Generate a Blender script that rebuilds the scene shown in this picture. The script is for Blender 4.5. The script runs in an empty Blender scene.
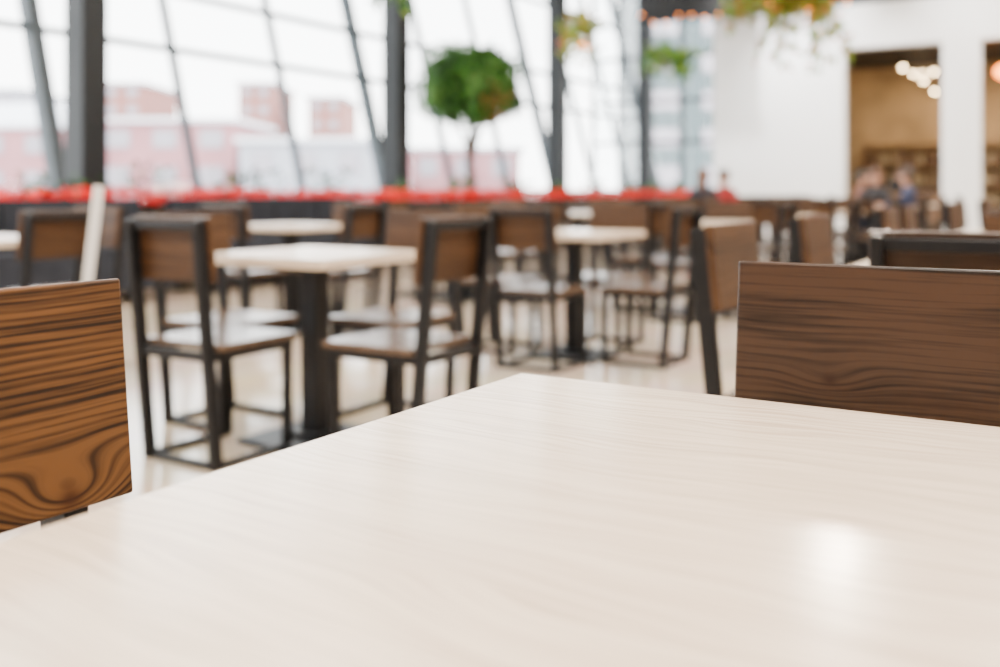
import bpy, bmesh, math, random
from mathutils import Vector, Matrix
random.seed(7)
AX,AY=0.518,0.855
TH=math.atan2(AY,AX)
def W(t,b,z=0.0): return Vector((t*AX-b*AY, t*AY+b*AX, z))
COL=bpy.context.scene.collection

# ---------------------------------------------------------------- materials
def newmat(name):
    m=bpy.data.materials.new(name); m.use_nodes=True
    nt=m.node_tree; bs=nt.nodes['Principled BSDF']
    return m,nt,bs
def simple(name,col,rough=0.5,metal=0.0,var=0.06,scale=6.0,emit=None,es=0.0,spec=0.5,bump=0.0):
    m,nt,bs=newmat(name)
    tc=nt.nodes.new('ShaderNodeTexCoord'); n=nt.nodes.new('ShaderNodeTexNoise')
    n.inputs['Scale'].default_value=scale; n.inputs['Detail'].default_value=3
    nt.links.new(tc.outputs['Object'],n.inputs['Vector'])
    r=nt.nodes.new('ShaderNodeValToRGB')
    r.color_ramp.elements[0].position=0.3; r.color_ramp.elements[1].position=0.7
    r.color_ramp.elements[0].color=tuple(max(0,c*(1-var)) for c in col)+(1,)
    r.color_ramp.elements[1].color=tuple(min(1,c*(1+var)) for c in col)+(1,)
    nt.links.new(n.outputs['Fac'],r.inputs['Fac']); nt.links.new(r.outputs['Color'],bs.inputs['Base Color'])
    bs.inputs['Roughness'].default_value=rough; bs.inputs['Metallic'].default_value=metal
    bs.inputs['Specular IOR Level'].default_value=spec
    if emit:
        bs.inputs['Emission Color'].default_value=tuple(emit)+(1,); bs.inputs['Emission Strength'].default_value=es
    if bump:
        b=nt.nodes.new('ShaderNodeBump'); b.inputs['Strength'].default_value=bump; b.inputs['Distance'].default_value=0.01
        nt.links.new(n.outputs['Fac'],b.inputs['Height']); nt.links.new(b.outputs['Normal'],bs.inputs['Normal'])
    return m
def wood(name,light,dark,knots=(),freq=80.0,contrast=1.0,rough=0.45,grain_axis='x',linemix=0.55,broad=22.0,wob=0.02,spec=0.25,phase=6.0,fine=9.0,power=3.0,fmix=.7,bmix=.9,us=1.2,center=.68):
    """streaky board: u along the grain, field f across it, bent round knots"""
    m,nt,bs=newmat(name); N=nt.nodes.new; L=nt.links.new
    def M(op,a,b=None,c=None):
        n=N('ShaderNodeMath'); n.operation=op
        for i,v in enumerate((a,b,c)):
            if v is None: continue
            if isinstance(v,(int,float)): n.inputs[i].default_value=v
            else: L(v,n.inputs[i])
        return n.outputs[0]
    tc=N('ShaderNodeTexCoord'); sp=N('ShaderNodeSeparateXYZ'); L(tc.outputs['Object'],sp.inputs[0])
    oi=N('ShaderNodeObjectInfo'); rnd=M('MULTIPLY',oi.outputs['Random'],13.0)
    if grain_axis=='x':
        u=sp.outputs['X']; v=M('ADD',sp.outputs['Z'],sp.outputs['Y'])
    else:
        u=sp.outputs['Y']; v=M('ADD',sp.outputs['X'],sp.outputs['Z'])
    f=v
    cn=N('ShaderNodeCombineXYZ'); L(M('MULTIPLY',u,2.2),cn.inputs[0]); L(M('MULTIPLY',v,5.0),cn.inputs[1]); L(rnd,cn.inputs[2])
    n0=N('ShaderNodeTexNoise'); n0.inputs['Scale'].default_value=1.0; n0.inputs['Detail'].default_value=2; L(cn.outputs[0],n0.inputs['Vector'])
    f=M('ADD',f,M('MULTIPLY',n0.outputs['Fac'],wob*3))
    for (u0,v0,k,su,sv) in knots:
        du=M('SUBTRACT',u,u0); dv=M('SUBTRACT',v,v0)
        q=M('ADD',M('MULTIPLY',M('MULTIPLY',du,du),1/su**2),M('MULTIPLY',M('MULTIPLY',dv,dv),1/sv**2))
        e=M('EXPONENT',M('MULTIPLY',q,-1.0))
        f=M('ADD',f,M('MULTIPLY',e,k))
    def streak(us,fs,det):
        c=N('ShaderNodeCombineXYZ'); L(M('MULTIPLY',u,us),c.inputs[0]); L(M('MULTIPLY',f,fs),c.inputs[1]); L(rnd,c.inputs[2])
        n=N('ShaderNodeTexNoise'); n.inputs['Scale'].default_value=1.0; n.inputs['Detail'].default_value=det; L(c.outputs[0],n.inputs['Vector'])
        return n.outputs['Fac']
    s1=streak(us,broad,2); s2=streak(7.0,broad*fine,3)
    sn=M('SINE',M('ADD',M('MULTIPLY',f,freq*6.283),M('MULTIPLY',s1,phase*2)))
    sn=M('POWER',M('ADD',M('MULTIPLY',sn,0.5),0.5),power)
    a=M('ADD',M('MULTIPLY',s1,bmix),M('MULTIPLY',s2,fmix))
    a=M('SUBTRACT',a,M('MULTIPLY',sn,linemix*0.45))
    a=M('ADD',M('MULTIPLY',M('SUBTRACT',a,center),contrast*1.6),0.5)
    cl=N('ShaderNodeClamp'); L(a,cl.inputs[0])
    mx=N('ShaderNodeMix'); mx.data_type='RGBA'; L(cl.outputs[0],mx.inputs[0])
    mx.inputs[6].default_value=tuple(dark)+(1,); mx.inputs[7].default_value=tuple(light)+(1,)
    col=mx.outputs[2]
    for (u0,v0,k,su,sv) in knots:   # dark red heart of each knot
        du=M('SUBTRACT',u,u0); dv=M('SUBTRACT',v,v0)
        q=M('ADD',M('MULTIPLY',M('MULTIPLY',du,du),1/(su*.18)**2),M('MULTIPLY',M('MULTIPLY',dv,dv),1/(sv*.32)**2))
        e=M('EXPONENT',M('MULTIPLY',q,-1.0))
        m2=N('ShaderNodeMix'); m2.data_type='RGBA'; L(M('MULTIPLY',e,0.85),m2.inputs[0]); L(col,m2.inputs[6])
        m2.inputs[7].default_value=(dark[0]*3.0,dark[1]*1.8,dark[2],1); col=m2.outputs[2]
    L(col,bs.inputs['Base Color']); bs.inputs['Roughness'].default_value=rough
    bs.inputs['Specular IOR Level'].default_value=spec
    b=N('ShaderNodeBump'); b.inputs['Strength'].default_value=0.12; b.inputs['Distance'].default_value=0.001
    L(cl.outputs[0],b.inputs['Height']); L(b.outputs['Normal'],bs.inputs['Normal'])
    return m
M_BLACK=simple('black_powder_coated_steel',(0.008,0.0085,0.010),0.45,0.0,0.1,20,spec=.25)
M_WOOD=wood('stained_pine',(0.092,0.044,0.019),(0.020,0.0095,0.0044),freq=60)
M_SEAT=wood('stained_pine_seat',(0.155,0.100,0.064),(0.065,0.037,0.022),freq=60,rough=0.22,spec=.5)
M_WOODL=wood('stained_pine_knotty',(0.138,0.060,0.018),(0.011,0.0048,0.0020),knots=((-0.128,0.508,0.042,0.070,0.031),),freq=135,linemix=0.72,contrast=1.2,rough=0.45,wob=0.008,phase=5,fine=9,power=2.0,broad=28,fmix=1.1,bmix=.85,us=1.5,center=.80)
M_WOODR=wood('stained_pine_shaded',(0.052,0.0262,0.0145),(0.006,0.0030,0.0017),knots=((0.08,0.57,0.016,0.05,0.02),),freq=110,linemix=0.4,contrast=1.45,rough=0.33,spec=.4,wob=.01,us=2.0,fmix=1.0,center=.78)  # darker copy of the pine: backlit shade put into its colour
M_TABLE=wood('pale_ash_laminate',(0.80,0.665,0.510),(0.36,0.25,0.17),freq=85,contrast=0.82,rough=0.20,grain_axis='y',linemix=0.25,broad=65.0,wob=0.05,spec=.5,fine=6,power=6,us=2.4,fmix=1.2,bmix=.55,center=.63)
# ---------------------------------------------------------------- mesh builder
class MB:
    def __init__(s): s.v=[]; s.f=[]; s.m=[]; s.sm=[]
    def add(s,vs,fs,mi=0,smooth=False,mat=None):
        o=len(s.v)
        for p in vs:
            p=Vector(p)
            s.v.append(mat@p if mat else p)
        for f in fs: s.f.append([o+i for i in f]); s.m.append(mi); s.sm.append(smooth)
    def box(s,c,d,mi=0,mat=None):
        x,y,z=[k/2 for k in d]; c=Vector(c)
        vs=[c+Vector((a*x,b*y,e*z)) for e in(-1,1) for b in(-1,1) for a in(-1,1)]
        s.add(vs,[(0,2,3,1),(4,5,7,6),(0,1,5,4),(2,6,7,3),(0,4,6,2),(1,3,7,5)],mi,False,mat)
    def bar(s,p,q,w,d,mi=0,up=(1,0,0)):
        p=Vector(p);q=Vector(q);z=(q-p).normalized();x=Vector(up); x=(x-z*x.dot(z)).normalized(); y=z.cross(x)
        vs=[]
        for e in (p,q):
            for b in(-1,1):
                for a in(-1,1): vs.append(e+x*a*w/2+y*b*d/2)
        s.add(vs,[(0,2,3,1),(4,5,7,6),(0,1,5,4),(2,6,7,3),(0,4,6,2),(1,3,7,5)],mi)
    def tube(s,pts,rads,mi=0,n=10,cap=True):
        rings=[];pts=[Vector(p) for p in pts]
        for i,p in enumerate(pts):
            d=(pts[min(i+1,len(pts)-1)]-pts[max(i-1,0)]).normalized()
            x=Vector((1,0,0)) if abs(d.x)<0.9 else Vector((0,1,0)); x=(x-d*x.dot(d)).normalized(); y=d.cross(x)
            rings.append([p+(x*math.cos(2*math.pi*k/n)+y*math.sin(2*math.pi*k/n))*rads[i] for k in range(n)])
        vs=[q for r in rings for q in r]; fs=[]
        for i in range(len(pts)-1):
            for k in range(n): fs.append((i*n+k,i*n+(k+1)%n,(i+1)*n+(k+1)%n,(i+1)*n+k))
        if cap: fs.append(tuple(range(n-1,-1,-1))); fs.append(tuple((len(pts)-1)*n+k for k in range(n)))
        s.add(vs,fs,mi,True)
    def ell(s,c,r,mi=0,nu=14,nv=9,zmin=-1.0):
        vs=[];fs=[];c=Vector(c)
        for j in range(nv+1):
            ph=math.asin(zmin)+ (math.pi/2-math.asin(zmin))*j/nv if zmin>-1 else -math.pi/2+math.pi*j/nv
            for i in range(nu):
                a=2*math.pi*i/nu
                vs.append(c+Vector((r[0]*math.cos(ph)*math.cos(a),r[1]*math.cos(ph)*math.sin(a),r[2]*math.sin(ph))))
        for j in range(nv):
            for i in range(nu): fs.append((j*nu+i,j*nu+(i+1)%nu,(j+1)*nu+(i+1)%nu,(j+1)*nu+i))
        s.add(vs,fs,mi,True)
    def leaf(s,p,size,mi=0,asp=0.45,rng=random):
        d=Vector((rng.gauss(0,1),rng.gauss(0,1),rng.gauss(0,1)-0.3)).normalized()
        x=d.cross(Vector((rng.gauss(0,1),rng.gauss(0,1),rng.gauss(0,1)))).normalized(); n=d.cross(x)
        p=Vector(p)
        s.add([p,p+d*size*.45+x*size*asp/2+n*size*.06,p+d*size,p+d*size*.45-x*size*asp/2+n*size*.06],[(0,1,2),(0,2,3)],mi)
    def mesh(s,name,mats):
        me=bpy.data.meshes.new(name); me.from_pydata([tuple(v) for v in s.v],[],s.f)
        for m in mats: me.materials.append(m)
        for i,p in enumerate(me.polygons): p.material_index=s.m[i]; p.use_smooth=s.sm[i]
        me.update(); return me
def obj(name,me,loc=(0,0,0),rz=0.0,bevel=0,parent=None,seg=2):
    o=bpy.data.objects.new(name,me); COL.objects.link(o); o.location=loc; o.rotation_euler=(0,0,rz)
    if bevel:
        b=o.modifiers.new('bevel','BEVEL'); b.width=bevel; b.segments=seg; b.limit_method='ANGLE'; b.angle_limit=math.radians(40)
    if parent: o.parent=parent
    return o
# ---------------------------------------------------------------- chair
def chair_mesh(name,wmat,smat,z0=.680,px=.178):
    b=MB()
    ytop,ybot,zt=-0.262,-0.175,0.905
    def yr(z): return ybot+(ytop-ybot)*z/zt
    for sx in(-1,1):
        b.bar((sx*px,ybot,0.0),(sx*px,ytop,zt),0.028,0.046,0)      # rear leg + back post
        b.bar((sx*px,.185,0.0),(sx*px,.185,.43),0.026,0.036,0)     # front leg
        b.bar((sx*px,ybot+.02,.0125),(sx*px,.168,.0125),0.024,0.025,0)  # floor runner
        b.bar((sx*px,yr(.415)+.02,.412),(sx*px,.17,.412),0.024,0.035,0)
    q=px-.013
    b.bar((-q,.185,.412),(q,.185,.412),.035,.024,0,up=(0,0,1))
    b.bar((-q,yr(.412),.412),(q,yr(.412),.412),.035,.024,0,up=(0,0,1))
    b.bar((-q,yr(.0125),.0125),(q,yr(.0125),.0125),.025,.024,0,up=(0,0,1))
    b.bar((-q,yr(.87),.885),(q,yr(.87),.885),.03,.02,0,up=(0,0,1))
    b.box((0,.02,.442),(.41,.405,.024),2)                                 # wooden seat
    z1=.915                                                       # wooden back board in front of the posts
    off=.036
    b.bar((0,yr(z0)+off,z0),(0,yr(z1)+off,z1),.405,.024,1)
    return b.mesh(name,[M_BLACK,wmat,smat])
ME_CH=chair_mesh('dining_chair_mesh',M_WOOD,M_SEAT)
ME_CHL=chair_mesh('dining_chair_knotty_mesh',M_WOODL,M_SEAT,.688,.152)
ME_CHR=chair_mesh('dining_chair_shaded_mesh',M_WOODR,M_SEAT)
FACE={'+A':TH-math.pi/2,'+B':TH,'-A':TH+math.pi/2,'-B':TH+math.pi}
def chair(t,b,face,me=None,j=0.0):
    r=FACE[face]+random.uniform(-1,1)*j*1.2
    return obj('dining_chair',me or ME_CH,W(t+random.uniform(-j,j),b+random.uniform(-j,j)),r,0.003)
# ---------------------------------------------------------------- tables (local x = A, y = B)
def table_mesh(name,lx,ly,ht=.76,th=.038):
    b=MB()
    b.box((0,0,ht-th/2),(lx,ly,th),0)
    b.box((0,0,ht-th-.012),(min(lx,ly)*.6,min(lx,ly)*.6,.02),1)
    b.box((0,0,(ht-th-.02+.02)/2),(.082,.082,ht-th-.04),1)
    b.box((0,0,.010),(.44,.44,.02),1)
    b.box((0,0,.03),(.16,.16,.02),1)
    return b.mesh(name,[M_TABLE,M_BLACK])
ME_T=table_mesh('dining_table_mesh',.66,.66); ME_TL=table_mesh('long_table_mesh',1.26,.92)
def table(t,b,me=ME_T): return obj('dining_table',me,W(t,b),TH,0.003)
# foreground table & chairs
table(1.155-.63,.667-.46,ME_TL)
chair(.480,.675,'-B',ME_CHL)
chair(1.065,.200,'-A',ME_CHR)
# group 1
table(2.99,2.69); chair(2.645,2.87,'+A'); chair(2.945,2.212,'+B'); chair(3.05,3.25,'-B'); chair(3.50,2.68,'-A')
# group 2
table(5.32,2.69); chair(4.93,2.70,'+A'); chair(5.36,2.24,'+B'); chair(5.33,3.22,'-B'); chair(5.82,2.72,'-A')
# right-hand long tables
table(3.36,.22,ME_TL); chair(2.66,.245,'+A',ME_CHR); chair(2.76,.66,'-B'); chair(3.85,.68,'-B'); chair(4.02,.15,'-A')
for k in range(1,6):
    c=3.36+2.9*k
    table(c,.22,ME_TL)
    chair(c-.66,.24,'+A',None,.02); chair(c-.35,.73,'-B',None,.02); chair(c+.35,.73,'-B',None,.02); chair(c+.66,.22,'-A',None,.02)
for j,bb in ((0,2.72),(1,5.02)):
    for k in range(0,8):
        if j==0 and k<2: continue
        t=2.968+2.35*k
        if t>19.5: continue
        table(t,bb)
        for (dt,db,fc) in ((-.42,0,'+A'),(.48,0,'-A'),(0,-.48,'+B'),(0,.5,'-B')):
            chair(t+dt,bb+db,fc,None,.03)
# ---------------------------------------------------------------- room shell (objects use room frame A,B)
def tiles():
    m,nt,bs=newmat('polished_stone_tiles'); N=nt.nodes.new; L=nt.links.new
    tc=N('ShaderNodeTexCoord'); br=N('ShaderNodeTexBrick'); br.offset=0
    L(tc.outputs['Object'],br.inputs['Vector']); br.inputs['Scale'].default_value=1.0
    br.inputs['Brick Width'].default_value=.6; br.inputs['Row Height'].default_value=.6
    br.inputs['Mortar Size'].default_value=.004
    br.inputs['Color1'].default_value=(.54,.445,.345,1); br.inputs['Color2'].default_value=(.49,.405,.31,1); br.inputs['Mortar'].default_value=(.33,.28,.23,1)
    n=N('ShaderNodeTexNoise'); n.inputs['Scale'].default_value=3; n.inputs['Detail'].default_value=6; L(tc.outputs['Object'],n.inputs['Vector'])
    mx=N('ShaderNodeMix'); mx.data_type='RGBA'; mx.blend_type='SOFT_LIGHT'; mx.inputs[0].default_value=.35
    L(br.outputs['Color'],mx.inputs[6]); L(n.outputs['Color'],mx.inputs[7]); L(mx.outputs[2],bs.inputs['Base Color'])
    bs.inputs['Roughness'].default_value=.12
    return m
M_FLOOR=tiles()
M_WHITE=simple('white_plaster',(.86,.855,.84),.6,var=.02)
M_CEIL=simple('ceiling_paint',(.40,.39,.37),.8,var=.03)
M_SIDE=simple('warm_side_wall',(.36,.30,.25),.8,var=.05,scale=1)
M_COLM=simple('graphite_column_paint',(.012,.0145,.017),.5,var=.05,spec=.25)
M_MULL=simple('anodised_mullion',(.045,.060,.072),.45,.0,var=.05,spec=.3)
M_DARK=simple('dark_cladding',(.014,.014,.015),.6,spec=.3)
M_BEIGE=simple('beige_shop_wall',(.38,.26,.135),.7,var=.25,scale=1.2)
M_TAN=simple('oak_shelving',(.16,.085,.04),.5)
def glass():
    m,nt,bs=newmat('window_glass'); nt.nodes.remove(bs); N=nt.nodes.new; L=nt.links.new
    out=nt.nodes['Material Output']; tr=N('ShaderNodeBsdfTransparent'); tr.inputs[0].default_value=(.93,.97,.98,1)
    gl=N('ShaderNodeBsdfGlossy'); gl.inputs['Roughness'].default_value=.03
    fr=N('ShaderNodeFresnel'); fr.inputs[0].default_value=1.35
    mx=N('ShaderNodeMixShader'); L(fr.outputs[0],mx.inputs[0]); L(tr.outputs[0],mx.inputs[1]); L(gl.outputs[0],mx.inputs[2]); L(mx.outputs[0],out.inputs[0])
    return m
M_GLASS=glass()
b=MB(); b.box((10,2.5,-.1),(34.4,19.4,.2)); obj('floor',b.mesh('floor',[M_FLOOR]),(0,0,0),TH)
b=MB(); b.box((10,2.5,7.1),(34.4,19.4,.2)); obj('ceiling',b.mesh('ceiling',[M_CEIL]),(0,0,0),TH)
b=MB(); b.box((10,-7.1,3.5),(34.4,.2,7.0)); obj('wall_right',b.mesh('wall_right',[M_SIDE]),(0,0,0),TH)
b=MB(); b.box((-7.1,2.5,3.5),(.2,19,7.0)); obj('wall_rear',b.mesh('wall_rear',[M_SIDE]),(0,0,0),TH)
# window wall
LE=math.tan(math.radians(15))
def gb(z): return 10+z*LE
b=MB(); b.box((8.5,9.95,.2),(31,.3,.4),0)
obj('wall_window_side',b.mesh('wall_window_side',[M_DARK]),(0,0,0),TH)
b=MB()
t=7.04-2.05*6
while t<26:
    thick=((round((t-7.04)/2.05))%3==0)
    w=.17 if thick else .08
    b.bar((t,gb(.4),.4),(t,gb(7),7),w,.10 if not thick else .18,0,up=(1,0,0)); t+=2.05
for z in (.43,2.95,3.78,5.6,6.9):
    b.bar((-6.9,gb(z),z),(26,gb(z),z),.08,.09,0,up=(0,0,1))
o=obj('window_1',b.mesh('window_1',[M_MULL]),(0,0,0),TH)
g=MB(); g.add([(-6.9,gb(.4)+.02,.4),(26,gb(.4)+.02,.4),(26,gb(7)+.02,7),(-6.9,gb(7)+.02,7)],[(0,1,2,3)]); obj('glass_pane',g.mesh('glass_pane',[M_GLASS]),parent=o)
for t in (-4.5,1.2,6.80,12.4,17.9,22.6):
    b=MB(); b.box((0,0,3.5),(.32,.32,7.0)); b.box((0,0,.06),(.44,.44,.12)); b.box((0,0,6.9),(.5,.5,.2))
    obj('steel_column',b.mesh('steel_column',[M_COLM]),W(t,9.45),TH,.01)
# far glazed end wall
b=MB()
for bb in (7.4,8.3,9.2,10.1,11.0,11.8): b.box((24.5,bb,3.5),(.12,.09,7))
for z in (.06,2.3,3.4,4.6,6.9): b.box((24.5,9.6,z),(.1,4.5,.09))
o=obj('window_2',b.mesh('window_2',[M_COLM]),(0,0,0),TH)
g=MB(); g.add([(24.52,7.4,0),(24.52,11.8,0),(24.52,11.8,7),(24.52,7.4,7)],[(0,1,2,3)]); obj('glass_pane',g.mesh('glass_pane2',[M_GLASS]),parent=o)
# white pavilion with shop openings
b=MB()
T0=22.0; TW=.35
def seg(b0,b1,z0,z1,mi=0,t0=T0,tw=TW): b.box((t0+tw/2,(b0+b1)/2,(z0+z1)/2),(tw,abs(b1-b0),z1-z0),mi)
seg(4.58,7.50,0,4.95); seg(1.89,2.61,0,4.1); seg(-3.0,-1.2,0,4.95); seg(-1.2,4.58,4.1,4.95)
b.box((24.2,7.36,2.475),(3.7,.28,4.95),0)
b.box((24.2,2.3,5.0),(4.4,10.5,.1),0)
obj('wall_pavilion',b.mesh('wall_pavilion',[M_WHITE]),(0,0,0),TH,.01)
b=MB()
b.box((26.0,2.2,2.05),(.1,10.1,4.1),0); b.box((24.2,2.2,4.15),(3.6,10.1,.1),2); 
obj('wall_shop_interior',b.mesh('wall_shop_interior',[M_BEIGE,M_TAN,M_DARK]),(0,0,0),TH)
b=MB()  # shelving in shop
for z in (.1,.6,1.1,1.6,2.1): b.box((25.7,3.2,z),(.4,3.2,.04),0)
for bb in (1.6,2.4,3.2,4.0,4.8): b.box((25.7,bb,1.1),(.4,.04,2.1),0)
rr=random.Random(3)
for z in (.12,.62,1.12,1.62):
    for q in range(22):
        b.box((25.65,1.7+q*.14,z+.14),(.2,.09,.14+rr.random()*.2),1 if rr.random()<.5 else 2)
obj('shop_shelf',b.mesh('shop_shelf',[M_TAN,simple('boxes_brown',(.12,.07,.04),.6),simple('boxes_cream',(.4,.32,.2),.6)]),(0,0,0),TH)
b=MB(); b.box((23.6,3.4,.5),(.6,1.9,1.0),0); b.box((23.6,3.4,1.02),(.7,2.0,.05),1); b.box((23.55,3.7,1.17),(.3,.35,.25),1)
obj('shop_counter',b.mesh('shop_counter',[M_TAN,M_DARK]),(0,0,0),TH,.01)
b=MB(); b.box((27.1,0.2,3.5),(.2,14.4,7),0); obj('wall_far',b.mesh('wall_far',[M_DARK]),(0,0,0),TH)
b=MB(); b.box((20.9,7.6,5.62),(.18,2.5,1.55),0); b.box((20.79,7.6,4.88),(.06,2.6,.08),0); b.box((20.79,7.6,6.36),(.06,2.6,.08),0)
for bb in (6.6,8.6): b.box((20.9,bb,6.68),(.1,.1,.64),0)
obj('ceiling_fascia',b.mesh('ceiling_fascia',[M_DARK]),(0,0,0),TH)
M_LAMP=simple('warm_bulb',(1,.8,.5),.4,emit=(1,.72,.4),es=45)
M_OR=simple('orange_bulb',(1,.35,.08),.4,emit=(1,.24,.03),es=14)
b=MB()
for (t,bb,z) in ((23.2,3.55,3.75),(23.4,3.35,3.62),(23.8,3.2,3.5),(24.4,3.05,3.3),(23.5,2.95,3.65),(24.5,3.3,3.75)):
    b.ell((t,bb,z),(.045,.045,.045),0); b.tube([(t,bb,z+.05),(t,bb,4.1)],[.012,.012],1,6); b.tube([(t,bb,z+.02),(t,bb,z+.12)],[.065,.03],1,10)
obj('pendant_lamp_cluster',b.mesh('pendant_lamp_cluster',[M_LAMP,M_DARK]),(0,0,0),TH)
b=MB(); b.ell((22.9,1.45,3.5),(.25,.25,.16),0); b.tube([(22.9,1.45,3.6),(22.9,1.45,4.1)],[.02,.02],1,6)
obj('orange_pendant_lamp',b.mesh('orange_pendant_lamp',[M_OR,M_DARK]),(0,0,0),TH)
b=MB()
pts=[]
rs=random.Random(4)
for q in range(80):
    bb=4.2+q*.06; z=4.90+.08*math.sin(q*.35); pts.append((20.55,bb,z))
    if q%5==0: b.ell((20.55,bb,z-.03+rs.uniform(-.06,.06)),(.024,.024,.024),0,8,5)
b.tube(pts,[.008]*len(pts),1,5)
obj('string_lights',b.mesh('string_lights',[M_OR,M_DARK]),(0,0,0),TH)
# ---------------------------------------------------------------- planter partition, garland, banquette
M_NAVY=simple('navy_upholstery',(.024,.028,.038),.8,var=.15,spec=.2)
M_PART=simple('planter_wood',(.06,.04,.03),.6)
M_G1=simple('leaf_green',(.045,.16,.015),.5,var=.3,spec=.3); M_G2=simple('leaf_dark_green',(.014,.055,.010),.5,var=.3,spec=.3)
M_G3=simple('leaf_yellow_green',(.20,.32,.03),.5,var=.3,spec=.3)
M_RED=simple('garland_red',(.85,.006,.006),.6,var=.12,spec=.2)
b=MB(); b.box((9,8.35,.42),(29,.40,.84),0); b.box((9,8.35,.86),(29.05,.46,.05),1)
PP=obj('planter_partition',b.mesh('planter_partition',[M_PART,M_DARK]),(0,0,0),TH,.01)
b=MB(); rg=random.Random(11)
t=-4.0
while t<23:
    for q in range(12):
        a=rg.random()*6.28; r=.045
        b.leaf((t+rg.random()*.05,8.09+math.cos(a)*r*.8,.955+math.sin(a)*r),.06,0 if rg.random()<.95 else 1,.8,rg)
    t+=.04
obj('red_garland',b.mesh('red_garland',[M_RED,M_G2]),(0,0,0),TH)
b=MB(); t=-3.5
while t<23:
    n=rg.randint(80,150); hh=.20+rg.random()*.20
    for q in range(n): b.leaf((t+rg.gauss(0,.22),8.38+rg.gauss(0,.05),.90+rg.random()*hh),.12,rg.choice((0,1,1)),.35,rg)
    t+=1.15+rg.random()*.8
obj('planter_greenery',b.mesh('planter_greenery',[M_G1,M_G2]),(0,0,0),TH)
for t0,t1 in ((3.4,6.2),(6.6,9.4)):
    L=t1-t0
    b=MB(); b.box((0,0,.27),(L,.62,.30),0); b.box((0,.26,.60),(L,.14,.66),0); b.box((0,-.02,.45),(L-.06,.56,.10),0)
    for sx in(-1,1):
        b.box((sx*(L/2-.07),0,.5),(.14,.62,.30),0)
        for sy in(-1,1): b.box((sx*(L/2-.1),sy*.25,.06),(.05,.05,.12),1)
    for q in range(1,4): b.box((-L/2+q*L/4,.185,.66),(.012,.02,.45),1)
    obj('banquette_sofa',b.mesh('banquette_sofa',[M_NAVY,M_BLACK]),W((t0+t1)/2,7.6),TH,.03,seg=3)
# slim white leaning stand seen edge-on
b=MB()
b.bar((-.075,0,.02),(.035,0,1.03),.042,.16,0,up=(1,0,0)); b.box((-.05,0,.012),(.30,.26,.024),1)
obj('display_stand',b.mesh('display_stand',[M_WHITE,M_BLACK]),(-1.77,4.2,0),math.radians(22),.003)
# ---------------------------------------------------------------- ficus tree
r473=(471-500)/972; k=9.0/(-AY*r473+AX); tp=Vector((k*r473,k,0))
M_BARK=simple('ficus_bark',(.07,.042,.022),.8,var=.25,scale=30); M_POT=simple('terrazzo_pot',(.35,.34,.33),.5); M_SOIL=simple('soil',(.03,.02,.013),.95)
b=MB()
b.tube([(0,0,0),(0,0,.05),(0,0,.55),(0,0,.60),(0,0,.60),(0,0,.52)],[.22,.24,.32,.34,.29,.28],2,24,cap=True); b.ell((0,0,.50),(.28,.28,.04),3,16,6)
C=Vector((.0,0,2.80))
b.tube([(0,0,.5),(.03,.01,1.0),(-.03,.0,1.5),(.02,0,2.0),(.02,0,2.5)],[.085,.075,.07,.065,.04],1,10)
b.tube([(.0,.0,1.55),(.10,.02,1.9),(.25,.02,2.3)],[.05,.04,.03],1,8); b.tube([(-.02,.0,1.65),(-.14,.02,1.95),(-.28,.02,2.3)],[.045,.035,.03],1,8)
rg=random.Random(5)
for q in range(22):
    a=q*2.4; e=rg.uniform(-.4,1.0); d=Vector((math.cos(a)*math.cos(e),math.sin(a)*math.cos(e),math.sin(e)))
    s0=Vector((.02,0,2.0+.5*rg.random())); b.tube([s0,(s0+C+d*.4)/2+Vector((0,0,.03)),C+d*.8],[.022,.015,.006],1,6)
lumps=[]
for q in range(34):
    a=q*2.4+rg.uniform(-.3,.3); zz=-.85+1.75*q/34; rr_=math.sqrt(max(0,1-zz*zz)); k2=rg.uniform(.60,.80); lumps.append((C+Vector((math.cos(a)*rr_*k2,math.sin(a)*rr_*k2,zz*k2*.85)),rg.uniform(.17,.32)))
for q in range(8800):
    d=Vector((rg.gauss(0,1),rg.gauss(0,1),rg.gauss(0,1))).normalized()
    if q%4==0: R=.80*(rg.random()**.4); p=C+Vector((d.x*R,d.y*R,d.z*R*.86)); li=99
    else:
        li=rg.randrange(34); c,r=lumps[li]; p=c+d*r*(rg.random()**.4)
    if p.x>C.x+.2 and li%5==0: mi=rg.choice((6,0,4))
    elif li%3==0: mi=rg.choice((5,5,0))
    elif li%3==1: mi=rg.choice((4,4,0))
    else: mi=rg.choice((4,0,0))
    b.leaf(p,.13,mi,.45,rg)
obj('ficus_tree',b.mesh('ficus_tree',[M_G1,M_BARK,M_POT,M_SOIL,M_G2,simple('leaf_mid',(.11,.27,.05),.5),simple('leaf_autumn',(.35,.13,.04),.5)]),tp)
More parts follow.
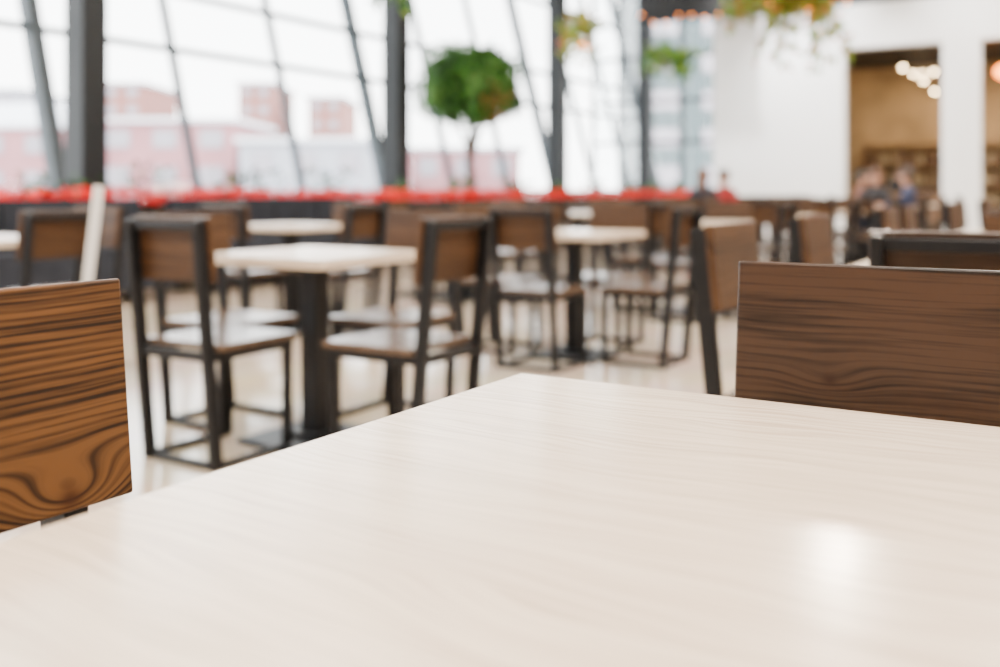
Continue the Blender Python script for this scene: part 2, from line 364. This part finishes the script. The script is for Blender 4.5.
# hanging plants
def hanging(px,py,Y,n,w,h,mats,seed,nl=0,lf=.10):
    rg=random.Random(seed); X=(px-500)/972*Y; Z=1.01+(190-py)/972*Y
    b=MB(); 
    b.tube([(0,0,.06),(0,0,7.0-Z)],[.008,.008],2,5)
    b.tube([(0,0,-.06),(0,0,-.02),(0,0,.07)],[.06,.11,.14],3,12)
    for s in range(n):
        a=rg.random()*6.28; R=w*(.35+.65*rg.random()); dz=-h*rg.random()*1.3
        pts=[]
        for i in range(7):
            f=i/6; pts.append(Vector((math.cos(a)*R*f,math.sin(a)*R*f,.08+.15*f-(.15-dz)*f*f)))
        b.tube(pts,[.006]*7,0,5)
        if s<nl: b.ell(pts[5]+Vector((0,0,-.03)),(.02,.02,.02),4,8,6)
        for i in range(1,7):
            for q in range(5): b.leaf(pts[i]+Vector((rg.gauss(0,.03),rg.gauss(0,.03),rg.gauss(0,.03))),lf,rg.choice((0,0,1)),.5,rg)
    return obj('hanging_plant',b.mesh('hanging_plant',mats+[M_DARK,M_POT,M_OR]),(X,Y,Z))
M_ORL=simple('leaf_orange',(.50,.16,.03),.5,var=.3)
hanging(577,28,11,18,.28,.38,[M_G3,M_ORL],1,3)
hanging(662,60,11.5,20,.42,.22,[M_G1,M_G3],2)
hanging(805,0,18.0,34,.95,1.0,[M_G3,M_ORL],3,6,.20)
hanging(762,-6,18.3,28,.8,.55,[M_G3,M_ORL],4,6,.20)
hanging(393,-12,9,9,.2,.25,[M_G1,M_G3],5)
# ---------------------------------------------------------------- exterior
M_ASPH=simple('asphalt',(.30,.30,.31),.9); M_SNOW=simple('pale_roof',(.7,.7,.73),.7)
M_PINK=simple('pink_render_facade',(.38,.17,.18),.8,var=.1,scale=.3); M_BRICK=simple('brick_facade',(.32,.14,.115),.85,var=.1,scale=.5)
M_GREYB=simple('grey_facade',(.38,.38,.42),.8); M_WIN=simple('facade_window',(.32,.29,.32),.2); M_TEAL=simple('teal_glass_facade',(.06,.085,.09),.5)
b=MB(); b.box((30,130,-4.1),(400,220,.2)); o=obj('ground_outside',b.mesh('ground_outside',[M_ASPH]),(0,0,0),TH)
def building(x0,x1,ytop,Y,mat,dep=10,floors=4,name='building',roof=True):
    X0=(x0-500)/972*Y; X1=(x1-500)/972*Y; zt=1.01+(190-ytop)/972*Y; w=X1-X0; h=zt+4
    b=MB(); b.box((0,dep/2,h/2),(w,dep,h),0)
    if roof: b.box((0,dep/2,h+.15),(w+.6,dep+.6,.3),1)
    nx=max(2,int(w/2.6)); fh=h/floors
    for i in range(nx):
        for j in range(floors): b.box((-w/2+(i+.5)*w/nx,-.03,(j+.55)*fh),(w/nx*.5,.1,fh*.5),2)
    if roof and w>15:
        b.add([(-w/2,0,h+.3),(w/2,0,h+.3),(w/2,dep,h+.3),(-w/2,dep,h+.3),(-w/2+2,dep/2,h+2),(w/2-2,dep/2,h+2)],[(0,1,5,4),(2,3,4,5),(0,4,3),(1,2,5)],1)
    obj(name,b.mesh(name,[mat,M_SNOW,M_WIN]),((X0+X1)/2,Y,-4))
building(-260,60,128,60,M_PINK); building(95,235,122,62,M_PINK,floors=4); building(240,372,142,58,M_GREYB,floors=3)
building(100,143,84,95,M_BRICK,floors=9); building(238,272,84,95,M_BRICK,floors=9); building(308,342,98,95,M_BRICK,floors=8)
building(410,520,150,70,M_PINK,floors=3); building(-120,20,90,100,M_GREYB,floors=8)
building(640,790,-30,60,M_TEAL,floors=8)
# ---------------------------------------------------------------- people
M_SKIN=simple('skin',(.50,.27,.18),.5,var=.05); M_SHOE=simple('shoe_leather',(.03,.025,.02),.5)
def person(t,b_,face,shirt,trous,hair,seed=0,long=False):
    V=[];E=[];R=[]
    def v(p,r,par=None):
        V.append(p);R.append(r)
        if par is not None:E.append((par,len(V)-1))
        return len(V)-1
    pel=v((0,-.06,.53),.125); sp=v((0,-.09,.72),.12,pel); ch=v((0,-.08,.90),.135,sp); cb=v((0,-.06,1.0),.11,ch); nk=v((0,-.045,1.07),.05,cb); n2=v((0,-.03,1.11),.05,nk)
    h1=v((0,-.01,1.16),.078,n2); h2=v((0,-.015,1.225),.09,h1); h3=v((0,-.025,1.285),.068,h2)
    for s in(-1,1):
        sh=v((s*.165,-.07,.985),.058,cb); el=v((s*.225,.03,.775),.045,sh); wr=v((s*.12,.25,.80),.030,el); pm=v((s*.105,.31,.80),.030,wr)
        for i,(dx,L) in enumerate(((-.026,.07),(-.009,.08),(.009,.078),(.026,.062))):
            k1=v((s*.105+dx,.345,.803),.0095,pm); k2=v((s*.105+dx*1.1,.345+L*.5,.80),.0085,k1); v((s*.105+dx*1.1,.345+L,.787),.007,k2)
        th=v((s*.105-s*.035,.30,.80),.011,pm); v((s*.105-s*.055,.335,.795),.009,th)
        hp=v((s*.09,-.03,.525),.095,pel); kn=v((s*.11,.33,.52),.066,hp); an=v((s*.11,.30,.10),.043,kn); v((s*.115,.42,.045),.038,an)
    me=bpy.data.meshes.new('p'); me.from_pydata(V,E,[]); o=bpy.data.objects.new('tmp',me); COL.objects.link(o)
    o.modifiers.new('s','SKIN'); 
    sv=me.skin_vertices[0].data
    for i,r in enumerate(R): sv[i].radius=(r,r*(.78 if i in(1,2,3) else 1))
    for i in range(len(R)): sv[i].use_root=(i==0)
    sb=o.modifiers.new('u','SUBSURF'); sb.levels=1; sb.render_levels=1
    dg=bpy.context.evaluated_depsgraph_get(); m2=bpy.data.meshes.new_from_object(o.evaluated_get(dg)); bpy.data.objects.remove(o)
    m2.materials.clear()
    for m in (simple('shirt',shirt,.8,var=.1),simple('trousers',trous,.8,var=.1),M_SKIN,M_SHOE): m2.materials.append(m)
    for p in m2.polygons:
        c=p.center; p.use_smooth=True
        if c.z>1.075: k=2
        elif c.z>.7 and c.y>.255: k=2
        elif c.z<.10: k=3
        elif c.z<.60: k=1
        else: k=0
        p.material_index=k
    P=obj('person',m2,W(t,b_),FACE[face])
    f=MB()
    f.ell((0,-.04,1.265),(.098,.105,.095),0,16,8,-.25)
    f.ell((0,-.065,1.235),(.094,.085,.10),0,16,8,-.9)
    if long: f.ell((0,-.10,1.12),(.085,.06,.16),0,14,8)
    f.tube([(0,.072,1.235),(0,.098,1.195),(0,.076,1.188)],[.009,.017,.012],1,8)
    for s in(-1,1):
        f.ell((s*.032,.070,1.228),(.013,.010,.008),2,8,6); f.ell((s*.090,-.015,1.205),(.012,.022,.032),1,8,6)
    f.ell((0,.070,1.158),(.026,.010,.008),3,8,6)
    obj('head_details',f.mesh('head_details',[simple('hair',hair,.6),M_SKIN,M_DARK,simple('lips',(.4,.13,.1),.5)]),parent=P)
ps=[(14.72,5.02,-.42,0,'+A',(.02,.02,.03),(.03,.04,.08),(.14,.06,.03),True),
    (14.72,5.02,.48,0,'-A',(.32,.02,.02),(.02,.02,.03),(.02,.012,.01),False),
    (14.7,2.72,.48,0,'-A',(.03,.03,.035),(.03,.04,.08),(.10,.05,.03),True),
    (14.7,2.72,0,-.48,'+B',(.03,.04,.09),(.03,.03,.04),(.05,.03,.02),False),
    (17.07,2.72,0,.5,'-B',(.20,.08,.06),(.03,.04,.08),(.02,.015,.01),False)]
for i,(t,bb,dt,db,fc,s,tr,h,lg) in enumerate(ps):
    person(t+dt,bb+db,fc,s,tr,h,i,lg)
# ---------------------------------------------------------------- lights
w=bpy.data.worlds.new('World'); bpy.context.scene.world=w; w.use_nodes=True
nt=w.node_tree; bg=nt.nodes['Background']
tc=nt.nodes.new('ShaderNodeTexCoord'); sx=nt.nodes.new('ShaderNodeSeparateXYZ'); cr=nt.nodes.new('ShaderNodeValToRGB')
nt.links.new(tc.outputs['Generated'],sx.inputs[0]); nt.links.new(sx.outputs['Z'],cr.inputs[0]); nt.links.new(cr.outputs[0],bg.inputs[0])
cr.color_ramp.elements[0].color=(1,.98,.96,1); cr.color_ramp.elements[1].color=(.89,.94,1,1)
bg.inputs[1].default_value=11.5
M_PANEL=simple('fill_diffuser',(1,1,1),.5,emit=(1,.93,.85),es=6)
for t,bb in ((-2,-3.2),(2.5,-3.2),(7.5,-3.2),(13,-3.2),(18.5,-3.2),(-2,1),(2.5,1),(7.5,.0),(13,-.2),(18.5,-.2),(-2,6.5),(2.5,7),(7.5,7)):  # unseen ceiling panels added to light the interior
    b=MB(); b.box((0,0,0),(1.6,1.6,.08),0); b.box((0,0,-.045),(1.5,1.5,.01),1)
    P=obj('added_ceiling_panel',b.mesh('added_ceiling_panel',[M_WHITE,M_PANEL]),W(t,bb,6.95),TH)
    l=bpy.data.lights.new('panel_fill','AREA'); l.energy=390; l.size=1.5; l.color=(1,.885,.765)
    lo=bpy.data.objects.new('panel_fill',l); COL.objects.link(lo); lo.location=(0,0,-.07); lo.parent=P
# out-of-view spotlights added and aimed at the tables, for glare on the top
def spot(X,Y,z,e,target,size=.35,soft=.13):
    d=(Vector(target)-Vector((X,Y,z))).normalized()
    b=MB(); b.tube([-d*.22,-d*.20,d*.05,d*.06],[.05,.075,.085,.08],0,18,cap=False); b.tube([-d*.21,-d*.19],[.07,.07],0,18); b.tube([-d*.10,Vector((0,0,7-z))],[.012,.012],0,6)
    P=obj('added_spotlight',b.mesh('added_spotlight',[M_DARK]),(X,Y,z))
    l=bpy.data.lights.new('spot_beam','SPOT'); l.energy=e; l.spot_size=size; l.spot_blend=.8; l.shadow_soft_size=soft; l.color=(1,.86,.70)
    lo=bpy.data.objects.new('spot_beam',l); COL.objects.link(lo); lo.location=d*.08; lo.rotation_euler=d.to_track_quat('-Z','Y').to_euler(); lo.parent=P
tg=(.38,1.0,.76)
spot(3.92,11.2,3.85,1100,tg,.35,.16); spot(2.9,8.6,4.3,900,(.5,5.5,.7),.6)
for bb,t in ((3.3,24.0),(0.5,24.0)):
    l=bpy.data.lights.new('shop_light','AREA'); l.energy=95; l.size=1.2; l.color=(1,.78,.5)
    lo=bpy.data.objects.new('shop_light',l); COL.objects.link(lo); lo.location=W(t,bb,4.0)
for bb in (2.2,4.9,6.3):  # unseen spots without fixtures, added to brighten the pavilion wall
    l=bpy.data.lights.new('wall_fill','SPOT'); l.energy=2200 if bb>4 else 1300; l.spot_size=1.3; l.spot_blend=1; l.shadow_soft_size=.1
    lo=bpy.data.objects.new('wall_fill',l); COL.objects.link(lo); lo.location=W(19.9,bb,6.7)
    d=W(22,bb,2.6)-lo.location; lo.rotation_euler=d.to_track_quat('-Z','Y').to_euler()
# ---------------------------------------------------------------- camera
cam=bpy.data.cameras.new('camera'); co=bpy.data.objects.new('camera',cam); COL.objects.link(co)
co.location=(0,0,1.01); co.rotation_euler=(math.pi/2,0,0); cam.lens=35; cam.sensor_width=36; cam.shift_y=-.143
cam.clip_start=.02; cam.clip_end=500
cam.dof.use_dof=True; cam.dof.focus_distance=1.10; cam.dof.aperture_fstop=2.35
bpy.context.scene.camera=co
